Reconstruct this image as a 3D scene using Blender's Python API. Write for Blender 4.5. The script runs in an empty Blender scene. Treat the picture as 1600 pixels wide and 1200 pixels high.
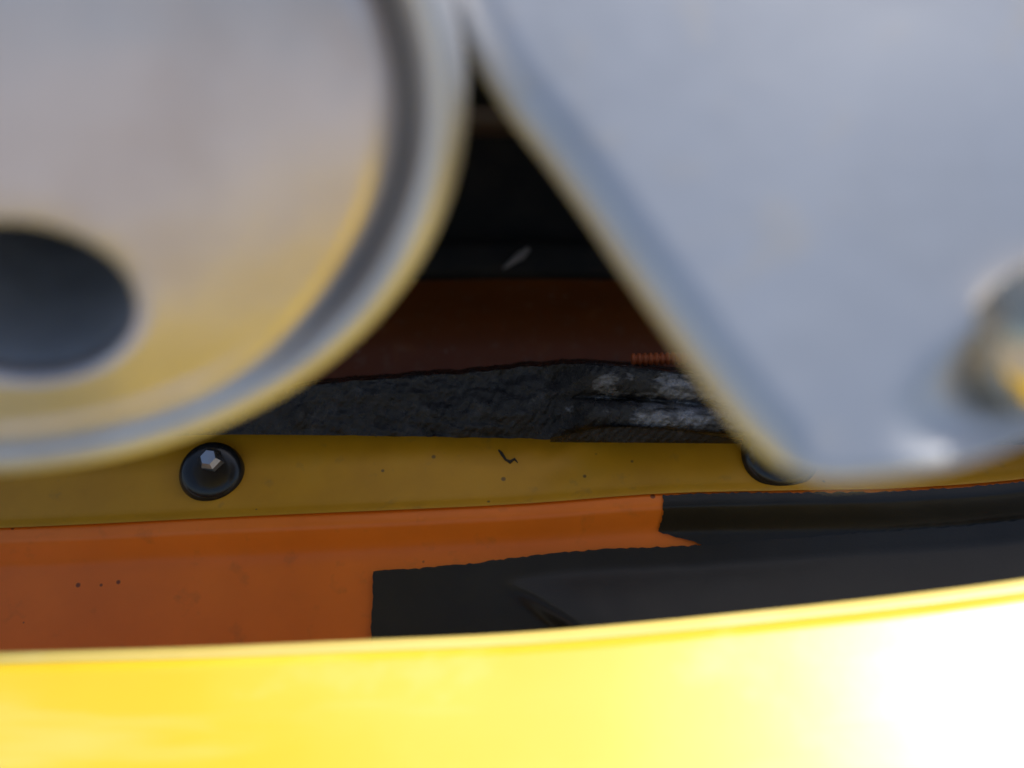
import bpy, bmesh, math, random
import numpy as np
from mathutils import Vector, Matrix, noise

# ------------------------------------------------------------------ camera, sky, sun, exposure
sc = bpy.context.scene
PITCH = math.radians(25.0)          # the camera looks down into the bodywork
CAMH = 0.42
K = 36.0 / 35.0                     # picture width at 1 m
cam_d = bpy.data.cameras.new('camera')
cam = bpy.data.objects.new('camera', cam_d)
sc.collection.objects.link(cam)
cam.location = (0, 0, CAMH)
cam.rotation_euler = (math.pi / 2 - PITCH, 0, 0)
cam_d.lens = 35.0
cam_d.sensor_width = 36.0
cam_d.clip_start = 0.005
cam_d.clip_end = 500.0
cam_d.dof.use_dof = True
cam_d.dof.focus_distance = 0.252
cam_d.dof.aperture_fstop = 5.6      # 35 mm / 5.6 = 6.2 mm opening
sc.camera = cam

SUN = Vector((0.268, 0.545, 0.79)).normalized()
elev = math.asin(SUN.z)
azim = math.atan2(SUN.x, SUN.y)
world = bpy.data.worlds.new('World')
sc.world = world
world.use_nodes = True
wn = world.node_tree
bg = wn.nodes['Background']
sky = wn.nodes.new('ShaderNodeTexSky')
sky.sky_type = 'NISHITA'
sky.sun_disc = False
sky.sun_elevation = elev
sky.sun_rotation = azim
sky.air_density = 1.0
sky.dust_density = 3.0
sky.ozone_density = 1.0
wn.links.new(sky.outputs['Color'], bg.inputs['Color'])
bg.inputs['Strength'].default_value = 0.115
sun_d = bpy.data.lights.new('sun', 'SUN')
sun = bpy.data.objects.new('sun', sun_d)
sc.collection.objects.link(sun)
sun_d.energy = 3.6
sun_d.angle = math.radians(2.0)
sun_d.color = (1.0, 0.95, 0.87)
sun.rotation_euler = SUN.to_track_quat('Z', 'Y').to_euler()
sun.location = (1, 1, 2)
vs = sc.view_settings
vs.view_transform = 'Standard'
vs.look = 'None'
vs.exposure = 0.47
vs.gamma = 1.0
vs.use_curve_mapping = False
sc.cycles.use_denoising = True
sc.cycles.sample_clamp_indirect = 4.0
sc.cycles.use_adaptive_sampling = False
sc.cycles.max_bounces = 10

# ------------------------------------------------------------------ helpers
FWD = Vector((0, math.cos(PITCH), -math.sin(PITCH)))
UPV = Vector((0, math.sin(PITCH), math.cos(PITCH)))
EYE = Vector((0, 0, CAMH))


def cw(v):
    """camera-aligned (right, depth, up) to world"""
    return EYE + Vector((1, 0, 0)) * v[0] + FWD * v[1] + UPV * v[2]


def cwd(v):
    return Vector((1, 0, 0)) * v[0] + FWD * v[1] + UPV * v[2]


def cp(x, y, d):
    return Vector(((x - 800) / 1600 * K * d, d, -(y - 600) / 1600 * K * d))


def P(x, y, d):
    return cw(cp(x, y, d))


def lerp_curve(pts):
    xs = [p[0] for p in pts]
    m = len(pts)
    tang = []
    for i in range(m):
        a = pts[max(i - 1, 0)]
        b = pts[min(i + 1, m - 1)]
        tang.append((b[1] - a[1]) / (b[0] - a[0]))

    def f(x):
        if x <= xs[0]:
            return pts[0][1] + tang[0] * (x - xs[0])
        if x >= xs[-1]:
            return pts[-1][1] + tang[-1] * (x - xs[-1])
        for i in range(m - 1):
            if x <= xs[i + 1]:
                h = xs[i + 1] - xs[i]
                t = (x - xs[i]) / h
                return ((2 * t**3 - 3 * t**2 + 1) * pts[i][1] + (t**3 - 2 * t**2 + t) * h * tang[i]
                        + (-2 * t**3 + 3 * t**2) * pts[i + 1][1] + (t**3 - t**2) * h * tang[i + 1])
    return f


def sstep(a, b, x):
    t = min(1.0, max(0.0, (x - a) / (b - a)))
    return t * t * (3 - 2 * t)


def build(name, verts, faces, mat, parent=None, smooth=True, origin=None, flip=False):
    me = bpy.data.meshes.new(name)
    c = origin if origin is not None else sum(verts, Vector()) / len(verts)
    me.from_pydata([v - c for v in verts], [], faces)
    bm = bmesh.new()
    bm.from_mesh(me)
    bmesh.ops.remove_doubles(bm, verts=bm.verts, dist=1e-6)
    bmesh.ops.recalc_face_normals(bm, faces=bm.faces)
    bm.to_mesh(me)
    bm.free()
    if smooth:
        me.polygons.foreach_set('use_smooth', [True] * len(me.polygons))
        try:
            me.set_sharp_from_angle(angle=math.radians(50))
        except Exception:
            pass
    me.materials.append(mat)
    o = bpy.data.objects.new(name, me)
    sc.collection.objects.link(o)
    if parent is not None:
        o.parent = parent
        pw = parent.location.copy()
        if parent.parent is not None:
            pw += parent.parent.location
        o.location = c - pw
    else:
        o.location = c
    return o


def empty(name, loc):
    o = bpy.data.objects.new(name, None)
    o.empty_display_size = 0.02
    sc.collection.objects.link(o)
    o.location = loc
    return o


def tag(o, label, cat=None, group=None, kind=None):
    if label:
        o['label'] = label
    if cat:
        o['category'] = cat
    if group:
        o['group'] = group
    if kind:
        o['kind'] = kind
    return o


def grid_faces(nu, nv, closed_u=False, off=0):
    f = []
    for i in range(nu if closed_u else nu - 1):
        for j in range(nv - 1):
            a = off + i * nv + j
            b = off + ((i + 1) % nu) * nv + j
            f.append((a, b, b + 1, a + 1))
    return f


def sheet(name, front, back, nu, nv, mat, parent=None, smooth=True):
    """closed slab from two nu x nv point grids"""
    v = list(front) + list(back)
    n = nu * nv
    f = grid_faces(nu, nv) + [tuple(reversed(q)) for q in grid_faces(nu, nv, off=n)]
    rim = [i * nv for i in range(nu)] + [(nu - 1) * nv + j for j in range(1, nv)] \
        + [i * nv + nv - 1 for i in range(nu - 2, -1, -1)] + [j for j in range(nv - 2, 0, -1)]
    for a, b in zip(rim, rim[1:] + rim[:1]):
        f.append((a, b, b + n, a + n))
    return build(name, v, f, mat, parent, smooth)


# ------------------------------------------------------------------ materials
def new_mat(name):
    m = bpy.data.materials.new(name)
    m.use_nodes = True
    nt = m.node_tree
    b = nt.nodes['Principled BSDF']
    tc = nt.nodes.new('ShaderNodeTexCoord')
    return m, nt, b, tc.outputs['Object']


def nz(nt, vec, scale, detail=4, rough=0.55):
    n = nt.nodes.new('ShaderNodeTexNoise')
    n.inputs['Scale'].default_value = scale
    n.inputs['Detail'].default_value = detail
    n.inputs['Roughness'].default_value = rough
    nt.links.new(vec, n.inputs['Vector'])
    return n.outputs['Fac']


def ramp(nt, fac, stops):
    r = nt.nodes.new('ShaderNodeValToRGB')
    while len(r.color_ramp.elements) > 1:
        r.color_ramp.elements.remove(r.color_ramp.elements[-1])
    for i, (p, c) in enumerate(stops):
        if not hasattr(c, '__len__'):
            c = (c, c, c)
        e = r.color_ramp.elements[0] if i == 0 else r.color_ramp.elements.new(p)
        e.position = p
        e.color = (*c, 1)
    nt.links.new(fac, r.inputs['Fac'])
    return r.outputs['Color']


def mix(nt, fac, a, b):
    m = nt.nodes.new('ShaderNodeMix')
    m.data_type = 'RGBA'
    if hasattr(fac, 'type'):
        nt.links.new(fac, m.inputs[0])
    else:
        m.inputs[0].default_value = fac
    for s, v in ((m.inputs[6], a), (m.inputs[7], b)):
        if hasattr(v, 'type'):
            nt.links.new(v, s)
        else:
            s.default_value = (*v, 1)
    return m.outputs[2]


def bump(nt, b, h, strength, dist):
    n = nt.nodes.new('ShaderNodeBump')
    n.inputs['Strength'].default_value = strength
    n.inputs['Distance'].default_value = dist
    nt.links.new(h, n.inputs['Height'])
    nt.links.new(n.outputs['Normal'], b.inputs['Normal'])


def specks(nt, vec, scale, thr, seed=0.0, few=0.72):
    """small irregular dirt dots, 1 on a dot"""
    mp = nt.nodes.new('ShaderNodeMapping')
    mp.inputs['Location'].default_value = (seed, seed * 1.7, seed * 0.3)
    nt.links.new(vec, mp.inputs['Vector'])
    v = nt.nodes.new('ShaderNodeTexVoronoi')
    v.inputs['Scale'].default_value = scale
    nt.links.new(mp.outputs['Vector'], v.inputs['Vector'])
    # keep only a few of the cells and only their middles
    sep = nt.nodes.new('ShaderNodeSeparateColor')
    nt.links.new(v.outputs['Color'], sep.inputs['Color'])
    rad = nt.nodes.new('ShaderNodeMath')
    rad.operation = 'MULTIPLY_ADD'
    rad.inputs[1].default_value = 0.25
    rad.inputs[2].default_value = thr
    nt.links.new(sep.outputs['Red'], rad.inputs[0])
    lt = nt.nodes.new('ShaderNodeMapRange')
    lt.inputs['To Min'].default_value = 1.0
    lt.inputs['To Max'].default_value = 0.0
    lt.inputs['From Min'].default_value = 0.0
    nt.links.new(rad.outputs[0], lt.inputs['From Max'])
    nt.links.new(v.outputs['Distance'], lt.inputs['Value'])
    keep = nt.nodes.new('ShaderNodeMath')
    keep.operation = 'GREATER_THAN'
    keep.inputs[1].default_value = few
    nt.links.new(sep.outputs['Green'], keep.inputs[0])
    mu = nt.nodes.new('ShaderNodeMath')
    mu.operation = 'MULTIPLY'
    nt.links.new(lt.outputs[0], mu.inputs[0])
    nt.links.new(keep.outputs[0], mu.inputs[1])
    return mu.outputs[0]


def mat_yellow(name='yellow_paint', pale=0.0):
    m, nt, b, v = new_mat(name)
    n = nz(nt, v, 14, 5)
    col = ramp(nt, n, [(0.35, (0.79, 0.545, 0.020)), (0.6, (0.81, 0.57, 0.026)), (0.75, (0.81, 0.60, 0.05))])
    # rubbed, dusty patches and long faint wipe marks
    mp = nt.nodes.new('ShaderNodeMapping')
    mp.inputs['Rotation'].default_value = (0.3, 0.2, 0.5)
    mp.inputs['Scale'].default_value = (6, 60, 60)
    nt.links.new(v, mp.inputs['Vector'])
    col = mix(nt, ramp(nt, nz(nt, mp.outputs['Vector'], 1.0, 5, 0.6), [(0.54, 0.0), (0.70, 0.5)]), col, (0.85, 0.70, 0.26))
    col = mix(nt, ramp(nt, nz(nt, v, 28, 4), [(0.58, 0.0), (0.72, 0.5)]), col, (0.84, 0.68, 0.24))
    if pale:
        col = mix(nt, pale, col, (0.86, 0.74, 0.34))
    nt.links.new(col, b.inputs['Base Color'])
    nt.links.new(ramp(nt, nz(nt, v, 30, 6), [(0.3, 0.36), (0.7, 0.45)]), b.inputs['Roughness'])
    b.inputs['Specular IOR Level'].default_value = 0.85
    bump(nt, b, nz(nt, v, 900, 2), 0.05, 0.0005)
    return m


def mat_flange():
    m, nt, b, v = new_mat('grimy_shade_dark_yellow')
    col = ramp(nt, nz(nt, v, 55, 5), [(0.3, (0.52, 0.235, 0.004)), (0.6, (0.61, 0.285, 0.005)), (0.8, (0.57, 0.29, 0.02))])  # base yellow darkened to stand in for the shade inside
    col = mix(nt, ramp(nt, nz(nt, v, 170, 4), [(0.62, 0.0), (0.8, 0.5)]), col, (0.20, 0.13, 0.04))
    col = mix(nt, ramp(nt, specks(nt, v, 330, 0.0, 3.0, 0.86), [(0.0, 0.0), (0.4, 0.75)]), col, (0.05, 0.035, 0.02))
    nt.links.new(col, b.inputs['Base Color'])
    b.inputs['Roughness'].default_value = 0.5
    bump(nt, b, nz(nt, v, 500, 3), 0.1, 0.0004)
    return m


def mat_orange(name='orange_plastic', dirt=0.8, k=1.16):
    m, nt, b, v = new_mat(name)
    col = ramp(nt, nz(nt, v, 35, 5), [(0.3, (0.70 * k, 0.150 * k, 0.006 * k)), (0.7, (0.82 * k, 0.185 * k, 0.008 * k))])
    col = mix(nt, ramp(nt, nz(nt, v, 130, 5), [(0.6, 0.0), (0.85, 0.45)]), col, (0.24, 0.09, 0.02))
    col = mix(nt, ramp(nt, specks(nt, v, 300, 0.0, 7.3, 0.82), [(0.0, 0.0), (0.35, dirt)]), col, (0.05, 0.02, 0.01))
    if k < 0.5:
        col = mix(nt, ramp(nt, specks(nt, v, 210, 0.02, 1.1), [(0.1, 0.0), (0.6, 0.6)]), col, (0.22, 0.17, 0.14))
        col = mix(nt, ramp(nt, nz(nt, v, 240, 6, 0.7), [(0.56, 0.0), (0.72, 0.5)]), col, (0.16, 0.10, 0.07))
    nt.links.new(col, b.inputs['Base Color'])
    b.inputs['Roughness'].default_value = 0.45
    bump(nt, b, nz(nt, v, 600, 3), 0.12, 0.0004)
    return m


def mat_tape():
    m, nt, b, v = new_mat('black_cloth_tape')
    col = ramp(nt, nz(nt, v, 60, 4), [(0.3, (0.007, 0.007, 0.006)), (0.7, (0.013, 0.0125, 0.010))])
    nt.links.new(col, b.inputs['Base Color'])
    b.inputs['Roughness'].default_value = 0.42
    b.inputs['Specular IOR Level'].default_value = 0.45
    bump(nt, b, nz(nt, v, 1600, 2), 0.10, 0.0003)
    return m


def mat_black_plastic():
    m, nt, b, v = new_mat('black_plastic')
    b.inputs['Base Color'].default_value = (0.010, 0.010, 0.011, 1)
    b.inputs['Roughness'].default_value = 0.22
    bump(nt, b, nz(nt, v, 500, 3), 0.12, 0.0004)
    return m


def mat_grime():
    """crusted black rubber, highlights painted in as grey metallic patches, more so towards the right end"""
    m, nt, b, v = new_mat('grimy_rubber_painted_glints')
    n = nz(nt, v, 190, 9, 0.65)
    col = ramp(nt, n, [(0.38, (0.002, 0.002, 0.003)), (0.55, (0.007, 0.0075, 0.009)), (0.70, (0.028, 0.029, 0.033))])
    sx = nt.nodes.new('ShaderNodeSeparateXYZ')
    nt.links.new(v, sx.inputs[0])
    gx = nt.nodes.new('ShaderNodeMapRange')
    gx.inputs['From Min'].default_value = GLINT_SPAN[0]
    gx.inputs['From Max'].default_value = GLINT_SPAN[1]
    gx.inputs['To Min'].default_value = -0.18
    gx.inputs['To Max'].default_value = 0.11
    nt.links.new(sx.outputs['X'], gx.inputs['Value'])
    ad = nt.nodes.new('ShaderNodeMath')
    ad.operation = 'ADD'
    mp = nt.nodes.new('ShaderNodeMapping')
    mp.inputs['Scale'].default_value = (0.40, 1, 1)
    mp.inputs['Rotation'].default_value = (0, 0.15, 0)
    nt.links.new(v, mp.inputs['Vector'])
    nt.links.new(nz(nt, mp.outputs['Vector'], 150, 9, 0.65), ad.inputs[0])
    nt.links.new(gx.outputs[0], ad.inputs[1])
    glinting = ramp(nt, ad.outputs[0], [(0.50, 0.0), (0.60, 1.0)])  # mask of grey metallic patches that imitate sky highlights on the strip
    nt.links.new(mix(nt, glinting, col, (0.24, 0.25, 0.28)), b.inputs['Base Color'])
    nt.links.new(glinting, b.inputs['Metallic'])
    nt.links.new(ramp(nt, nz(nt, v, 300, 6), [(0.35, 0.36), (0.65, 0.17)]), b.inputs['Roughness'])
    wv = nt.nodes.new('ShaderNodeTexWave')
    wv.inputs['Scale'].default_value = 170
    wv.inputs['Distortion'].default_value = 3.0
    wv.inputs['Detail'].default_value = 3
    wv.inputs['Detail Scale'].default_value = 2.0
    mr = nt.nodes.new('ShaderNodeMapping')
    mr.inputs['Rotation'].default_value = (0, -0.7, 0)
    nt.links.new(v, mr.inputs['Vector'])
    nt.links.new(mr.outputs['Vector'], wv.inputs['Vector'])
    hh = nt.nodes.new('ShaderNodeMath')
    hh.operation = 'MULTIPLY_ADD'
    hh.inputs[1].default_value = 0.22
    nt.links.new(wv.outputs['Fac'], hh.inputs[0])
    nt.links.new(nz(nt, v, 480, 9, 0.75), hh.inputs[2])
    bump(nt, b, hh.outputs[0], 0.75, 0.0012)
    return m


GLINT_SPAN = (0.0, 0.06)


def mat_engine():
    m, nt, b, v = new_mat('black_engine_paint')
    col = ramp(nt, nz(nt, v, 60, 6), [(0.4, (0.006, 0.006, 0.006)), (0.7, (0.014, 0.012, 0.010))])
    nt.links.new(col, b.inputs['Base Color'])
    b.inputs['Roughness'].default_value = 0.7
    b.inputs['Specular IOR Level'].default_value = 0.15
    bump(nt, b, nz(nt, v, 200, 5), 0.3, 0.001)
    return m


def mat_silver():
    m, nt, b, v = new_mat('silver_painted_metal')
    n = nz(nt, v, 38, 5, 0.6)
    col = ramp(nt, n, [(0.3, (0.55, 0.56, 0.575)), (0.45, (0.61, 0.62, 0.64)), (0.7, (0.66, 0.67, 0.69))])
    col = mix(nt, ramp(nt, nz(nt, v, 95, 3), [(0.58, 0.0), (0.74, 0.5)]), col, (0.72, 0.64, 0.53))
    nt.links.new(col, b.inputs['Base Color'])
    b.inputs['Metallic'].default_value = 0.6
    nt.links.new(ramp(nt, nz(nt, v, 60, 5), [(0.3, 0.50), (0.7, 0.58)]), b.inputs['Roughness'])
    bump(nt, b, nz(nt, v, 45, 3), 0.15, 0.0010)
    return m


def mat_polished(name='polished_metal', rough=0.2, col=(0.74, 0.73, 0.72), wav=0.12, metal=1.0):
    m, nt, b, v = new_mat(name)
    c = ramp(nt, nz(nt, v, 28, 5), [(0.32, (col[0] * 0.76, col[1] * 0.73, col[2] * 0.71)), (0.5, tuple(x * 0.9 for x in col)), (0.68, col)])
    nt.links.new(c, b.inputs['Base Color'])
    b.inputs['Metallic'].default_value = metal
    nt.links.new(ramp(nt, nz(nt, v, 70, 6), [(0.3, rough), (0.7, rough + 0.08)]), b.inputs['Roughness'])
    bump(nt, b, nz(nt, v, 30, 3), wav, 0.0015)
    return m


def mat_simple(name, col, rough, metal=0.0, ns=120):
    m, nt, b, v = new_mat(name)
    c = ramp(nt, nz(nt, v, ns, 6), [(0.3, tuple(x * 0.7 for x in col)), (0.7, col)])
    nt.links.new(c, b.inputs['Base Color'])
    b.inputs['Roughness'].default_value = rough
    b.inputs['Metallic'].default_value = metal
    return m


YEL = mat_yellow()
LIPM = mat_yellow('edge_glint_yellow_paint', 0.45)  # paler yellow paints in the bright reflection along the rounded lip
FLA = mat_flange()
ORA = mat_orange()
TAPE = mat_tape()
BPL = mat_black_plastic()
GRI = mat_grime()
ENG = mat_engine()
SIL = mat_silver()
POL = mat_polished(rough=0.31, wav=0.6, metal=0.85, col=(0.76, 0.70, 0.72))
CHR = mat_polished('chrome_yellow_reflection', 0.12, (0.78, 0.66, 0.48))  # chrome tinted warm to paint in the yellow panel's reflection
SOOT = mat_simple('sooty_metal', (0.36, 0.38, 0.43), 0.5, 0.0)
PIN = mat_polished('worn_steel', 0.25, (0.45, 0.46, 0.48))
SATIN = mat_polished('satin_metal', 0.56, (0.72, 0.71, 0.71))
RUST = mat_simple('rust_orange_metal', (0.36, 0.075, 0.015), 0.5)
DIRT = mat_simple('dirt', (0.03, 0.022, 0.015), 0.8)
DUST = mat_simple('grey_dust', (0.16, 0.14, 0.13), 0.8)

# ------------------------------------------------------------------ ground
m, nt, b, v = new_mat('pale_concrete')
nt.links.new(ramp(nt, nz(nt, v, 6, 8), [(0.3, (0.25, 0.25, 0.252)), (0.7, (0.32, 0.32, 0.322))]), b.inputs['Base Color'])
b.inputs['Roughness'].default_value = 0.85
bump(nt, b, nz(nt, v, 80, 6), 0.3, 0.004)
g = build('ground', [Vector((x, y, 0)) for x, y in ((-60, -60), (60, -60), (60, 60), (-60, 60))], [(0, 1, 2, 3)], m, smooth=False)
g['kind'] = 'structure'

# ------------------------------------------------------------------ yellow outer fairing
edge_y = lerp_curve([(-900, 1034), (-300, 1028), (0, 1019), (300, 1011), (580, 1000), (800, 990), (1000, 974),
                     (1200, 954), (1400, 932), (1600, 906), (1900, 858), (2400, 760)])
edge_d = lerp_curve([(-900, 0.205), (0, 0.199), (800, 0.196), (1600, 0.190), (2400, 0.18)])


def outer_profile():
    """(toward camera, down) offsets in metres from the lip's crest, with the slope turning over"""
    pts = [(-0.0030, 0.030), (-0.0030, 0.012), (-0.0030, 0.003), (-0.0027, 0.0014), (-0.0018, 0.0004), (-0.0006, 0.0)]
    # bevelled lip, then the broad face curving down
    a, dd, z = math.radians(12), 0.0006, 0.00003
    pts.append((dd, z))
    for k in range(6):
        dd += 0.0006 * math.cos(a)
        z += 0.0006 * math.sin(a)
        pts.append((dd, z))
        a += math.radians(3.2)
    s = 0.0
    while s < 0.42:
        st = 0.003 if s < 0.06 else 0.010
        a = math.radians(31) + math.radians(78) * sstep(0.09, 0.25, s)
        dd += st * math.cos(a)
        z += st * math.sin(a)
        pts.append((dd, z))
        s += st
    return pts


prof = outer_profile()
NLIP = 13
xs = [-900 + 25 * i for i in range(133)]
yf = empty('yellow_fairing', P(800, 1000, 0.195))
tag(yf, 'glossy bright yellow fairing panel with rolled lip along the bottom', 'fairing')
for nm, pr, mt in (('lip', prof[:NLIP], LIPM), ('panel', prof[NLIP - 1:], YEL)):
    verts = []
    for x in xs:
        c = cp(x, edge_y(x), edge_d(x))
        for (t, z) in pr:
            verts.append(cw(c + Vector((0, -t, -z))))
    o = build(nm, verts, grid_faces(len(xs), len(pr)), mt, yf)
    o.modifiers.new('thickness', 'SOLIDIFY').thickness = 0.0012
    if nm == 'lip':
        o['label'] = 'rolled lip of the yellow panel with its edge highlight painted paler'

# ------------------------------------------------------------------ inner fairing: orange wall, folded yellow flange
fold_y = lerp_curve([(-900, 842), (-400, 836), (0, 825), (400, 806), (800, 788), (1035, 771), (1240, 766), (1400, 763),
                     (1600, 748), (1900, 705), (2400, 600)])


def wall_depth(x, y):
    """surface of the orange wall below the fold, pixels to depth"""
    q = y - fold_y(x)
    d = 0.2496 - 0.00010 * max(-4, min(q, 22))
    if q < 0:
        d += 0.0014
    # shallow cove, then the wall leans towards the camera
    d += 0.0030 * sstep(10, 70, q)
    d -= 0.000058 * max(0, q - 60)
    return d


def flange_depth(x, y):
    q = fold_y(x) - y
    return 0.2500 + 0.00011 * q - 0.0012 * (1 - sstep(0, 16, q))


inner = empty('inner_fairing', P(800, 900, 0.26))
tag(inner, 'dirty orange inner fairing wall with yellow flange held by black push rivets', 'fairing')
xs = [-900 + 25 * i for i in range(133)]
qs = [-8, -3, 1, 4, 8, 12, 16, 22, 28, 36, 46, 56, 68, 84, 110, 150, 200, 260, 330, 420, 560]
fr, bk = [], []
for x in xs:
    for q in qs:
        y = fold_y(x) + q
        d = wall_depth(x, y) + 0.00025 * noise.noise(Vector((x * 0.006, y * 0.02, 0.3)))
        fr.append(P(x, y, d))
        bk.append(P(x, y, d + 0.002))
w = sheet('wall', fr, bk, len(xs), len(qs), ORA, inner)
w['label'] = 'orange wall below the folded yellow flange'
qs = [0, 3, 6, 10, 14, 20, 30, 45, 60, 75, 95, 120, 150]
fr, bk = [], []
for x in xs:
    for q in qs:
        y = fold_y(x) - q
        d = flange_depth(x, y) + 0.0003 * noise.noise(Vector((x * 0.004, y * 0.012, 5.3)))
        fr.append(P(x, y, d))
        bk.append(P(x, y, d + 0.0022))
fl = sheet('flange', fr, bk, len(xs), len(qs), FLA, inner)
fl['label'] = 'olive yellow flange strip with dirt flecks'


def frame(nrm, up=Vector((0, 0, 1))):
    nrm = nrm.normalized()
    u = up.cross(nrm).normalized()
    return u, nrm.cross(u).normalized(), nrm


def lathe(name, c, nrm, prof, mat, parent, seg=48, up=Vector((0, 0, 1)), ell=1.0, roll=0.0):
    """prof: (radius, height along nrm); c and nrm in world space"""
    u, w_, n_ = frame(nrm, up)
    u, w_ = u * math.cos(roll) + w_ * math.sin(roll), w_ * math.cos(roll) - u * math.sin(roll)
    vs_, f = [], []
    for i in range(seg):
        a = 2 * math.pi * i / seg
        for (r, h) in prof:
            vs_.append(c + (u * math.cos(a) + w_ * math.sin(a) * ell) * r + n_ * h)
    f = grid_faces(seg, len(prof), True)
    f.append(tuple(i * len(prof) for i in range(seg)))
    f.append(tuple(i * len(prof) + len(prof) - 1 for i in range(seg)))
    return build(name, vs_, f, mat, parent)


def push_rivet(x, y, label, rs=1.0):
    d = flange_depth(x, y)
    c = P(x, y, d - 0.0001)
    nrm = cwd(Vector((0.10, -1, 0.38)))
    R = 0.0083 * rs
    # broad domed head with a shallow well, and the centre pin standing in it
    prof = [(R, 0.0), (R, 0.0007), (R * 0.97, 0.0016), (R * 0.90, 0.0026), (R * 0.80, 0.0033), (R * 0.66, 0.0038),
            (R * 0.50, 0.0041), (R * 0.30, 0.0042), (R * 0.02, 0.0043)]
    h = lathe('push_rivet', c, nrm, prof, BPL, inner)
    h['label'] = label
    # worn steel centre pin, set a little askew towards the upper right
    u_, w_, n_ = frame(nrm)
    pc = c + u_ * (R * 0.16) + w_ * (R * 0.22)
    prof = [(R * 0.40, 0.0030), (R * 0.36, 0.0050), (R * 0.25, 0.0064), (R * 0.02, 0.0065)]
    pin = lathe('pin', pc, nrm + cwd(Vector((-0.25, 0, 0.12))), prof, PIN, h, 6)
    pin.data.polygons.foreach_set('use_smooth', [False] * len(pin.data.polygons))
    return h


push_rivet(332, 740, 'whole round black push rivet beside the round cap')
push_rivet(1218, 712, 'black push rivet half hidden by the silver plate', 1.22)

# dirt scrap on the flange
def tube_pts(pts, r, seg=6):
    vs_, f = [], []
    for i, p in enumerate(pts):
        a, b2 = pts[max(i - 1, 0)], pts[min(i + 1, len(pts) - 1)]
        u, w_, _ = frame((b2 - a), Vector((0.3, 0.2, 0.93)))
        rr = r[i] if hasattr(r, '__len__') else r
        for k in range(seg):
            an = 2 * math.pi * k / seg
            vs_.append(p + (u * math.cos(an) + w_ * math.sin(an)) * rr)
    for i in range(len(pts) - 1):
        for k in range(seg):
            f.append((i * seg + k, i * seg + (k + 1) % seg, (i + 1) * seg + (k + 1) % seg, (i + 1) * seg + k))
    f.append(tuple(range(seg)))
    f.append(tuple((len(pts) - 1) * seg + k for k in range(seg)))
    return vs_, f


pts = [P(x, y, flange_depth(x, y) - 0.0002) for x, y in ((779, 703), (784, 709), (790, 718), (797, 722), (804, 717), (809, 723))]
vv, ff = tube_pts(pts, [0.0002, 0.0004, 0.0003, 0.0005, 0.00035, 0.0001])
tag(build('dirt_scrap', vv, ff, DIRT), 'tiny curled black dirt scrap stuck on the yellow flange', 'dirt')

# ------------------------------------------------------------------ black tape strips on the orange wall
rnd = random.Random(4)


def tape(name, x0, x1, top, bot, lift, crease=None, left=None, dx=6):
    n = int((x1 - x0) / dx) + 1
    rows = 30
    fr, bk = [], []
    for i in range(n):
        x = x0 + dx * i
        ja, jb = rnd.uniform(-1.3, 1.3), rnd.uniform(-1.3, 1.3)
        yt, yb = top(x) + ja, bot(x) + jb
        for j in range(rows):
            t = j / (rows - 1)
            y = yt + (yb - yt) * t
            xx = x
            if left:
                xx = x + left(y) * max(0.0, 1 - i / 8.0)
                if i == 0:
                    xx += rnd.uniform(-1.0, 1.0)
            d = wall_depth(xx, y) - lift
            if crease:
                d -= crease(xx, y)
            d += 0.00012 * noise.noise(Vector((xx * 0.02, y * 0.03, lift * 4000)))
            fr.append(P(xx, y, d - 0.00035))
            bk.append(P(xx, y, d))
    return sheet(name, fr, bk, n, rows, TAPE)


t1 = tape('tape_strip', 1036, 2300, lambda x: fold_y(x) + (2.5 if x < 1200 else 4),
          lambda x: 831 + (x - 1036) * 0.33 if x < 1110 else 855.4 + (x - 1110) * 0.02, 0.0004,
          left=lambda y: -7 * sstep(800, 832, y))
tag(t1, 'upper black tape strip hugging the fold under the silver plate', 'tape')
t2_top = lerp_curve([(560, 894), (640, 889), (720, 882), (860, 865), (960, 857), (1090, 852), (1300, 836), (1600, 812), (2300, 705)])


def t2_crease(x, y):
    # the tape bridges away from the wall to the right of a slanting crease
    s = (x - 775) * 0.62 - (y - 912) * 0.85
    s2 = (x - 700) * 0.10 + (y - t2_top(x) - 25)
    return 0.00002 * max(0, min(s, 60)) * sstep(0, 90, s2) + 0.00007 * max(0.0, y - t2_top(x) - 34) * sstep(-6, 26, s)


t2 = tape('tape_strip', 583, 2300, lambda x: t2_top(x), lambda x: t2_top(x) + 230, 0.0009, crease=t2_crease,
          left=lambda y: -3 * sstep(900, 990, y))
tag(t2, 'lower black tape strip with square left end just above the yellow lip', 'tape')

# ------------------------------------------------------------------ grimy black tray lying along the flange
tr_top = lerp_curve([(-600, 660), (200, 640), (400, 616), (480, 603), (600, 592), (760, 580), (830, 573), (900, 569), (985, 574),
                     (1110, 589), (1250, 612), (1700, 640), (2300, 640)])
tr_bot = lerp_curve([(-600, 688), (200, 682), (380, 679), (700, 683), (940, 688), (1150, 692), (1400, 700), (2300, 705)])


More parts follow.
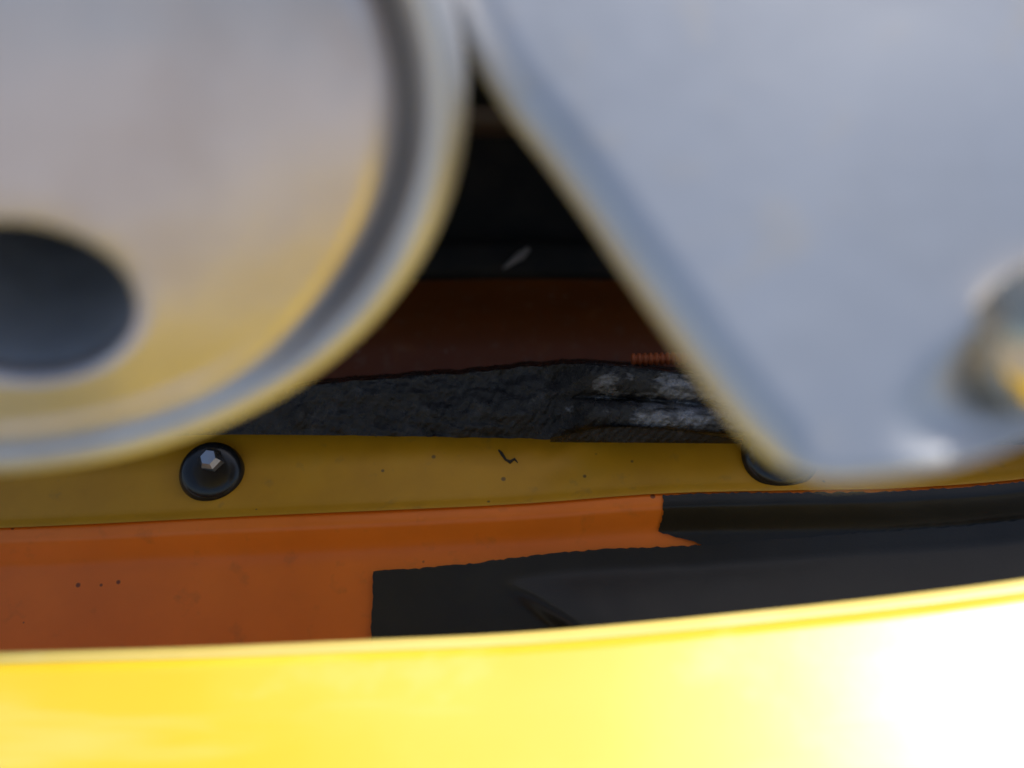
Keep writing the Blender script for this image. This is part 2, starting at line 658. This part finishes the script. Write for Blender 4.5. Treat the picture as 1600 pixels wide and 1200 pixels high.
def tray_d(x, t):
    y = tr_top(x) + (tr_bot(x) - tr_top(x)) * t
    r = sstep(870, 930, x)
    flat = 0.2560 + 0.0025 * (1 - t) + 0.0015 * math.sin(x * 0.011) * (1 - t)
    # right part: two rounded rolls with a valley between
    roll = 0.2535 - 0.0040 * (max(0.0, 1 - ((t - 0.18) / 0.24) ** 2) ** 0.5) - 0.0050 * (max(0.0, 1 - ((t - 0.66) / 0.22) ** 2) ** 0.5) + 0.006 * sstep(0.86, 0.93, t)
    d = flat * (1 - r) + roll * r
    # crumpled lump in the middle
    lump = math.exp(-((x - 790) / 75) ** 2) * math.exp(-((t - 0.6) / 0.3) ** 2)
    d -= 0.0035 * lump
    d += 0.0016 * (1 - 0.75 * r) * noise.fractal(Vector((x * 0.016, y * 0.03, 2.0)), 0.8, 2.1, 5) * sstep(430, 600, x)
    d += 0.0004 * noise.fractal(Vector((x * 0.05, y * 0.07, 9.0)), 0.8, 2.1, 4)
    # little flap by the left end
    d -= 0.0018 * math.exp(-((x - 468) / 10) ** 2) * sstep(0.2, 0.5, t) * (1 - sstep(0.7, 0.95, t))
    return d


nt_ = 44
xs = [-600 + 60 * i for i in range(15)] + [300 + 4 * i for i in range(251)] + [1310 + 60 * i for i in range(14)]
fr, bk = [], []
for x in xs:
    wob = 3.0 * noise.noise(Vector((x * 0.03, 0, 4))) + 1.6 * noise.noise(Vector((x * 0.12, 0, 7)))
    wob *= sstep(450, 620, x)
    for j in range(nt_):
        t = j / (nt_ - 1)
        y = tr_top(x) + (tr_bot(x) - tr_top(x)) * t + wob * (1 - t) + 0.5 * wob * t
        fr.append(P(x, y, tray_d(x, t)))
        bk.append(P(x, y - 8 * (1 - t), 0.275))
tray = sheet('black_tray', fr, bk, len(xs), nt_, GRI)
tag(tray, 'grimy crusted black rubber strip lying along the top of the yellow flange', 'rubber strip')

# dark lens-shaped lip that gapes below the rolls
lp_t = lerp_curve([(860, 684), (900, 676), (950, 667), (1010, 668), (1080, 675), (1160, 688)])
fr, bk = [], []
xs = [860 + 5 * i for i in range(61)]
for x in xs:
    for t in (0.0, 0.06, 0.14, 0.4, 0.7, 1.0):
        y = lp_t(x) + (690 + 0.008 * (x - 860) - lp_t(x)) * t
        d = 0.2480 + (0.0 if t == 0 else 0.0006 + 0.0022 * t)
        fr.append(P(x, y, d))
        bk.append(P(x, y + 1, d + 0.0012))
lip = sheet('lower_lip', fr, bk, len(xs), 6, GRI)
lip.parent = tray
lip.location = lip.location - tray.location

# ------------------------------------------------------------------ ribbed rod end behind the plate
c0, c1 = P(986, 562, 0.262), P(1180, 556, 0.262)
ax = (c1 - c0)
L = ax.length
prof = [(0.0001, 0)]
nr = 22
for i in range(nr):
    s = L * i / nr
    p_ = L / nr
    prof += [(0.00125, s + p_ * 0.05), (0.0017, s + p_ * 0.3), (0.0017, s + p_ * 0.6), (0.00125, s + p_ * 0.85)]
prof.append((0.0001, L))
rod = lathe('ribbed_rod', c0, ax, prof, RUST, None, 20, Vector((0, 0.3, 1)))
tag(rod, 'short rust orange ribbed rod above the black strip beside the silver plate', 'rod')
vv, ff = tube_pts([P(1000, 558, 0.270), P(1060, 552, 0.270), P(1130, 545, 0.270), P(1250, 538, 0.270)], 0.0004)
tag(build('thin_wire', vv, ff, DUST), 'thin grey wire just above the ribbed rod', 'wire')

# ------------------------------------------------------------------ far side of the fairing, deep shade put into its colour
far_top = lerp_curve([(-700, 470), (300, 452), (600, 440), (800, 436), (1000, 438), (1300, 450), (2300, 470)])
fr, bk = [], []
xs = [-700 + 50 * i for i in range(61)]
qs = [0, 4, 10, 20, 40, 70, 110, 160, 220, 300]
for x in xs:
    for q in qs:
        y = far_top(x) + q
        d = 0.330 - 0.0001 * q + 0.014 * (1 - sstep(-10, 75, q)) + 0.0008 * noise.noise(Vector((x * 0.01, q * 0.02, 1)))
        fr.append(P(x, y, d))
        bk.append(P(x, y, d + 0.003))
fp = sheet('shaded_fairing', fr, bk, len(xs), len(qs), mat_orange('dusty_shade_dark_orange', 0.5, 0.15))  # the orange scaled far down, so its colour carries the shade
tag(fp, 'dusty orange fairing panel with deep shade in its colour behind the black strip', 'fairing')

# engine casing: a stepped dark block with cooling ribs
engine = empty('engine_casing', P(800, 300, 0.45))
tag(engine, 'black engine casing in the dark gap between round cap and silver plate', 'engine')


def slab(name, x0, x1, y0, y1, d0, depth, mat, parent, bev=0.004):
    me = bpy.data.meshes.new(name)
    bm = bmesh.new()
    a, b2 = cp(x0, y1, d0), cp(x1, y0, d0)
    vs_ = []
    for dd in (0, depth):
        for (X, Z) in ((a.x, a.z), (b2.x, a.z), (b2.x, b2.z), (a.x, b2.z)):
            vs_.append(bm.verts.new(cw(Vector((X, d0 + dd, Z))) - parent.location))
    for f in ((0, 1, 2, 3), (7, 6, 5, 4), (0, 4, 5, 1), (1, 5, 6, 2), (2, 6, 7, 3), (3, 7, 4, 0)):
        bm.faces.new([vs_[i] for i in f])
    bmesh.ops.bevel(bm, geom=bm.edges[:], offset=bev, segments=3, profile=0.5, affect='EDGES')
    bmesh.ops.recalc_face_normals(bm, faces=bm.faces[:])
    bm.to_mesh(me)
    bm.free()
    me.polygons.foreach_set('use_smooth', [True] * len(me.polygons))
    me.materials.append(mat)
    o = bpy.data.objects.new(name, me)
    sc.collection.objects.link(o)
    o.parent = parent
    return o


slab('block', -900, 2500, -40, 760, 0.375, 0.14, ENG, engine, 0.006)
slab('shade_overhang', -900, 2500, -520, -75, 0.232, 0.30, ENG, engine, 0.012)  # unseen overhang, added above the view to block sun and sky from the interior
slab('ledge', -900, 2500, 372, 432, 0.352, 0.03, ENG, engine, 0.004)
BRN = mat_simple('brown_grime', (0.050, 0.028, 0.014), 0.6)
slab('rib', -900, 2500, 92, 200, 0.360, 0.03, BRN, engine, 0.006)

# pale scrap on the ledge
pts = [P(786, 420, 0.3505), P(800, 409, 0.3503), P(814, 399, 0.3500), P(826, 388, 0.3505)]
vv, ff = tube_pts(pts, [0.0003, 0.0011, 0.0016, 0.0009])
tag(build('dust_scrap', vv, ff, DUST), 'small pale grey dust scrap on the dark engine ledge', 'dirt')

# ------------------------------------------------------------------ round polished cap on the left
yaw, tilt = math.radians(13), math.radians(26)
n_c = Vector((math.sin(yaw) * math.cos(tilt), -math.cos(yaw) * math.cos(tilt), -math.sin(tilt)))
u_c = Vector((math.cos(yaw), math.sin(yaw), 0))
w_c = n_c.cross(u_c)
if w_c.z < 0:
    w_c = -w_c
CC = cp(-127, 148, 0.114)
A_, B_ = 0.0727 * 0.8906, 0.0581 * 0.8906


def cap_local(x, y):
    """where the sight line through a pixel meets the cap's plane"""
    r = cp(x, y, 1.0)
    t = CC.dot(n_c) / r.dot(n_c)
    q = r * t - CC
    return q.dot(u_c) / A_, q.dot(w_c) / B_


hx, hy = cap_local(48, 447)
hrx = abs(cap_local(228, 447)[0] - hx)
hry = abs(cap_local(48, 312)[1] - hy)


def cap_pt(s, t, h):
    return cw(CC + u_c * (A_ * s) + w_c * (B_ * t) + n_c * h)


def dome(s, t):
    return 0.0105 * (1 - (s * s + t * t)) - 0.001


cap = empty('round_cap', cw(CC))
tag(cap, 'large round polished metal cap with raised rim and dark off-centre hole', 'metal cap')
SEG = 160
SE = 0.795


def groove(t):
    """the groove runs out towards the bottom of the cap"""
    return 0.10 + 0.90 * sstep(-0.85, -0.35, t)


verts = []
nr_ = 40
face_prof = []
for i in range(SEG):
    a = 2 * math.pi * i / SEG
    ca, sa = math.cos(a), math.sin(a)
    p0 = (hx + hrx * ca, hy + hry * sa)
    # ray from the hole's centre through p0 to the disc's edge
    dx, dy = hrx * ca, hry * sa
    qa, qb, qc = dx * dx + dy * dy, 2 * (hx * dx + hy * dy), hx * hx + hy * hy - SE * SE
    tt = (-qb + math.sqrt(qb * qb - 4 * qa * qc)) / (2 * qa)
    p1 = (hx + dx * tt, hy + dy * tt)
    # rounded mouth of the hole
    for (k, dh) in ((0.930, -0.0030), (0.935, -0.0021), (0.950, -0.0012), (0.972, -0.0006)):
        verts.append(cap_pt(hx + dx * k, hy + dy * k, dome(*p0) + dh))
    for j in range(nr_):
        f = j / (nr_ - 1)
        s, t = p0[0] + (p1[0] - p0[0]) * f, p0[1] + (p1[1] - p0[1]) * f
        verts.append(cap_pt(s, t, dome(s, t) - 0.0004 * (1 - sstep(0, 0.08, f))))
    # rounded shoulder of the disc, falling into the groove
    e = (p1[0] / SE, p1[1] / SE)
    hb = dome(*p1)
    gk = groove(e[1])
    for (r, dh) in ((0.810, -0.0006), (0.824, -0.0013), (0.838, -0.0024), (0.849, -0.0040), (0.856, -0.0060), (0.859, -0.0085)):
        verts.append(cap_pt(e[0] * r, e[1] * r, hb + dh * gk))
nvv = 4 + nr_ + 6
cf = build('face', verts, grid_faces(SEG, nvv, True), POL, cap)
# rim: groove floor, rolled bead, then the drum's side
verts = []
hb = 0.0105 * (1 - SE * SE) - 0.001
rimp = [(0.856, hb - 0.0088), (0.874, hb - 0.0084), (0.880, hb - 0.0056), (0.886, hb - 0.0032), (0.895, hb - 0.0014), (0.908, hb - 0.0004),
        (0.925, hb), (0.943, hb - 0.0004), (0.958, hb - 0.0014), (0.976, hb - 0.0030), (0.988, hb - 0.0052), (0.996, hb - 0.0080),
        (1.0, hb - 0.0110), (1.0, hb - 0.016), (0.99, hb - 0.019), (0.975, hb - 0.021)]
for i in range(SEG):
    a = 2 * math.pi * i / SEG
    for (r, h) in rimp:
        verts.append(cap_pt(r * math.cos(a), r * math.sin(a), hb + (h - hb) * (groove(math.sin(a)) if r < 0.92 else 1.0)))
build('rim', verts, grid_faces(SEG, len(rimp), True), SATIN, cap)
verts = []
bp = [(0.975, hb - 0.020), (0.95, hb - 0.035), (0.80, hb - 0.055), (0.50, hb - 0.080), (0.32, hb - 0.10), (0.30, hb - 0.30)]
for i in range(SEG):
    a = 2 * math.pi * i / SEG
    for (r, h) in bp:
        verts.append(cap_pt(r * math.cos(a), r * math.sin(a), h))
build('drum', verts, grid_faces(SEG, len(bp), True) + [tuple(i * len(bp) + len(bp) - 1 for i in range(SEG))], SIL, cap)
# hole's tube and its dark end
verts = []
tp = [0.0, 0.003, 0.006, 0.010, 0.015, 0.022, 0.030, 0.045, 0.070]
for i in range(SEG):
    a = 2 * math.pi * i / SEG
    h0 = dome(hx + hrx * math.cos(a), hy + hry * math.sin(a)) - 0.0030
    for dp in tp:
        # the pipe runs inwards and a little upwards
        verts.append(cap_pt(hx + hrx * 0.93 * math.cos(a), hy + hry * 0.93 * math.sin(a) + 0.24 * dp / B_, h0 - dp))
tb = build('tube', verts, grid_faces(SEG, len(tp), True) + [tuple(i * len(tp) + len(tp) - 1 for i in range(SEG))], SOOT, cap)
tb['label'] = 'dark hollow tube opening in the cap'

# ------------------------------------------------------------------ silver plate on the right, with its bolt
plate = empty('silver_plate', P(1500, 300, 0.125))
tag(plate, 'big satin silver metal plate with rounded corner and a shiny bolt', 'metal plate')
out = [(590, -400), (625, -210), (675, -70), (735, 65), (792, 157), (851, 232), (915, 318), (975, 405), (1066, 532), (1120, 605), (1165, 662), (1206, 706), (1240, 735),
       (1280, 751), (1320, 754), (1400, 748), (1500, 730), (1600, 697), (1720, 640), (1840, 555), (1940, 430), (2000, 280), (2040, 60),
       (2080, -250), (2040, -560), (1850, -740), (1500, -800), (1100, -800), (800, -740), (640, -600)]


def closed_spline(pts, n):
    m_ = len(pts)
    raw = []
    for i in range(m_):
        p0, p1, p2, p3 = (Vector(pts[(i + k) % m_]).to_2d() for k in (-1, 0, 1, 2))
        for k in range(24):
            t = k / 24
            raw.append(0.5 * ((2 * p1) + (p2 - p0) * t + (2 * p0 - 5 * p1 + 4 * p2 - p3) * t * t + (3 * p1 - p0 - 3 * p2 + p3) * t**3))
    ln = [0]
    for a, b2 in zip(raw, raw[1:] + raw[:1]):
        ln.append(ln[-1] + (b2 - a).length)
    res, j = [], 0
    for i in range(n):
        s = ln[-1] * i / n
        while ln[j + 1] < s:
            j += 1
        f = (s - ln[j]) / (ln[j + 1] - ln[j])
        res.append(raw[j].lerp(raw[(j + 1) % len(raw)], f))
    return res


NP = 420
outl = closed_spline(out, NP)
ctr = Vector((1440, 250))
SX, SY, SANG = 1650, 560, math.radians(-24)


def ell(x, y, cx, cy, ra, rb, ang):
    dx, dy = x - cx, y - cy
    a = dx * math.cos(ang) + dy * math.sin(ang)
    b2 = -dx * math.sin(ang) + dy * math.cos(ang)
    return math.sqrt((a / ra) ** 2 + (b2 / rb) ** 2), b2 / rb


def pocket(x, y):
    # shallow dished seat, and the counterbore for the bolt inside it
    e, b2 = ell(x, y, 1655, 565, 300, 138, SANG)
    d = 0.0036 * sstep(-0.9, 0.5, b2) * (1 - sstep(0.50, 1.02, e))
    e2, b3 = ell(x, y, 1652, 532, 195, 88, math.radians(-28))
    return d + 0.0045 * (1 - sstep(0.70, 1.05, e2))


def plate_d(x, y):
    return 0.1120 + (750 - y) * 0.000022 + (x - 1300) * -0.000003 + pocket(x, y)


# inset rings: quarter-round edge, then in to the middle
FIL = 76.0                                    # width of the rounded edge in picture units
RD = 0.0040
nrm2 = []
for i in range(NP):
    a, b2 = outl[(i - 2) % NP], outl[(i + 2) % NP]
    t = (b2 - a).normalized()
    nn = Vector((t.y, -t.x))
    if nn.dot(ctr - outl[i]) < 0:
        nn = -nn
    nrm2.append(nn)
fk = [0.38 + 0.62 * sstep(0.25, 0.8, n.x) for n in nrm2]   # broad round on the left side, tight one below
rings = []
rings.append([(outl[i] + nrm2[i] * 30, 0.016) for i in range(NP)])
rings.append([(outl[i] + nrm2[i] * 4, 0.010) for i in range(NP)])
for k in range(13):
    ang = math.pi / 2 * k / 12
    rings.append([(outl[i] + nrm2[i] * (FIL * fk[i] * (1 - math.cos(ang))), RD * fk[i] * (1 - math.sin(ang))) for i in range(NP)])
last = [p for p, _ in rings[-1]]
NR = 110
for k in range(1, NR + 1):
    f = k / NR
    rings.append([(p.lerp(ctr, min(f, 0.999)), 0.0) for p in last])
verts = []
for r in rings:
    for (p, dep) in r:
        bow = -0.0022 * math.exp(-((p - ctr).length / 700) ** 2)
        verts.append(P(p.x, p.y, plate_d(p.x, p.y) + bow) + FWD * dep)
# the rear is closed
faces = grid_faces(len(rings), NP)
nring = len(rings)
faces = []
for k in range(nring - 1):
    for i in range(NP):
        j = (i + 1) % NP
        faces.append((k * NP + i, k * NP + j, (k + 1) * NP + j, (k + 1) * NP + i))
faces.append(tuple(range(NP)))
faces.append(tuple((nring - 1) * NP + i for i in range(NP)))
build('plate', verts, faces, SIL, plate)

# chrome button bolt, sitting askew in the pocket
bc = P(1652, 536, 0.1178)
bn = cwd(Vector((0.30, -0.70, -0.64)))
R = 0.0112
prof = [(R, -0.004), (R, 0.0012), (R * 0.985, 0.0022), (R * 0.93, 0.0036), (R * 0.84, 0.0048), (R * 0.72, 0.0058), (R * 0.58, 0.0065), (R * 0.46, 0.0068),
        (R * 0.43, 0.0062), (R * 0.42, 0.0030), (R * 0.02, 0.0028)]
bolt = lathe('bolt', bc, bn, prof, CHR, plate, 72)
bolt['label'] = 'shiny bolt head in the pocket, yellow reflection painted as a tint'
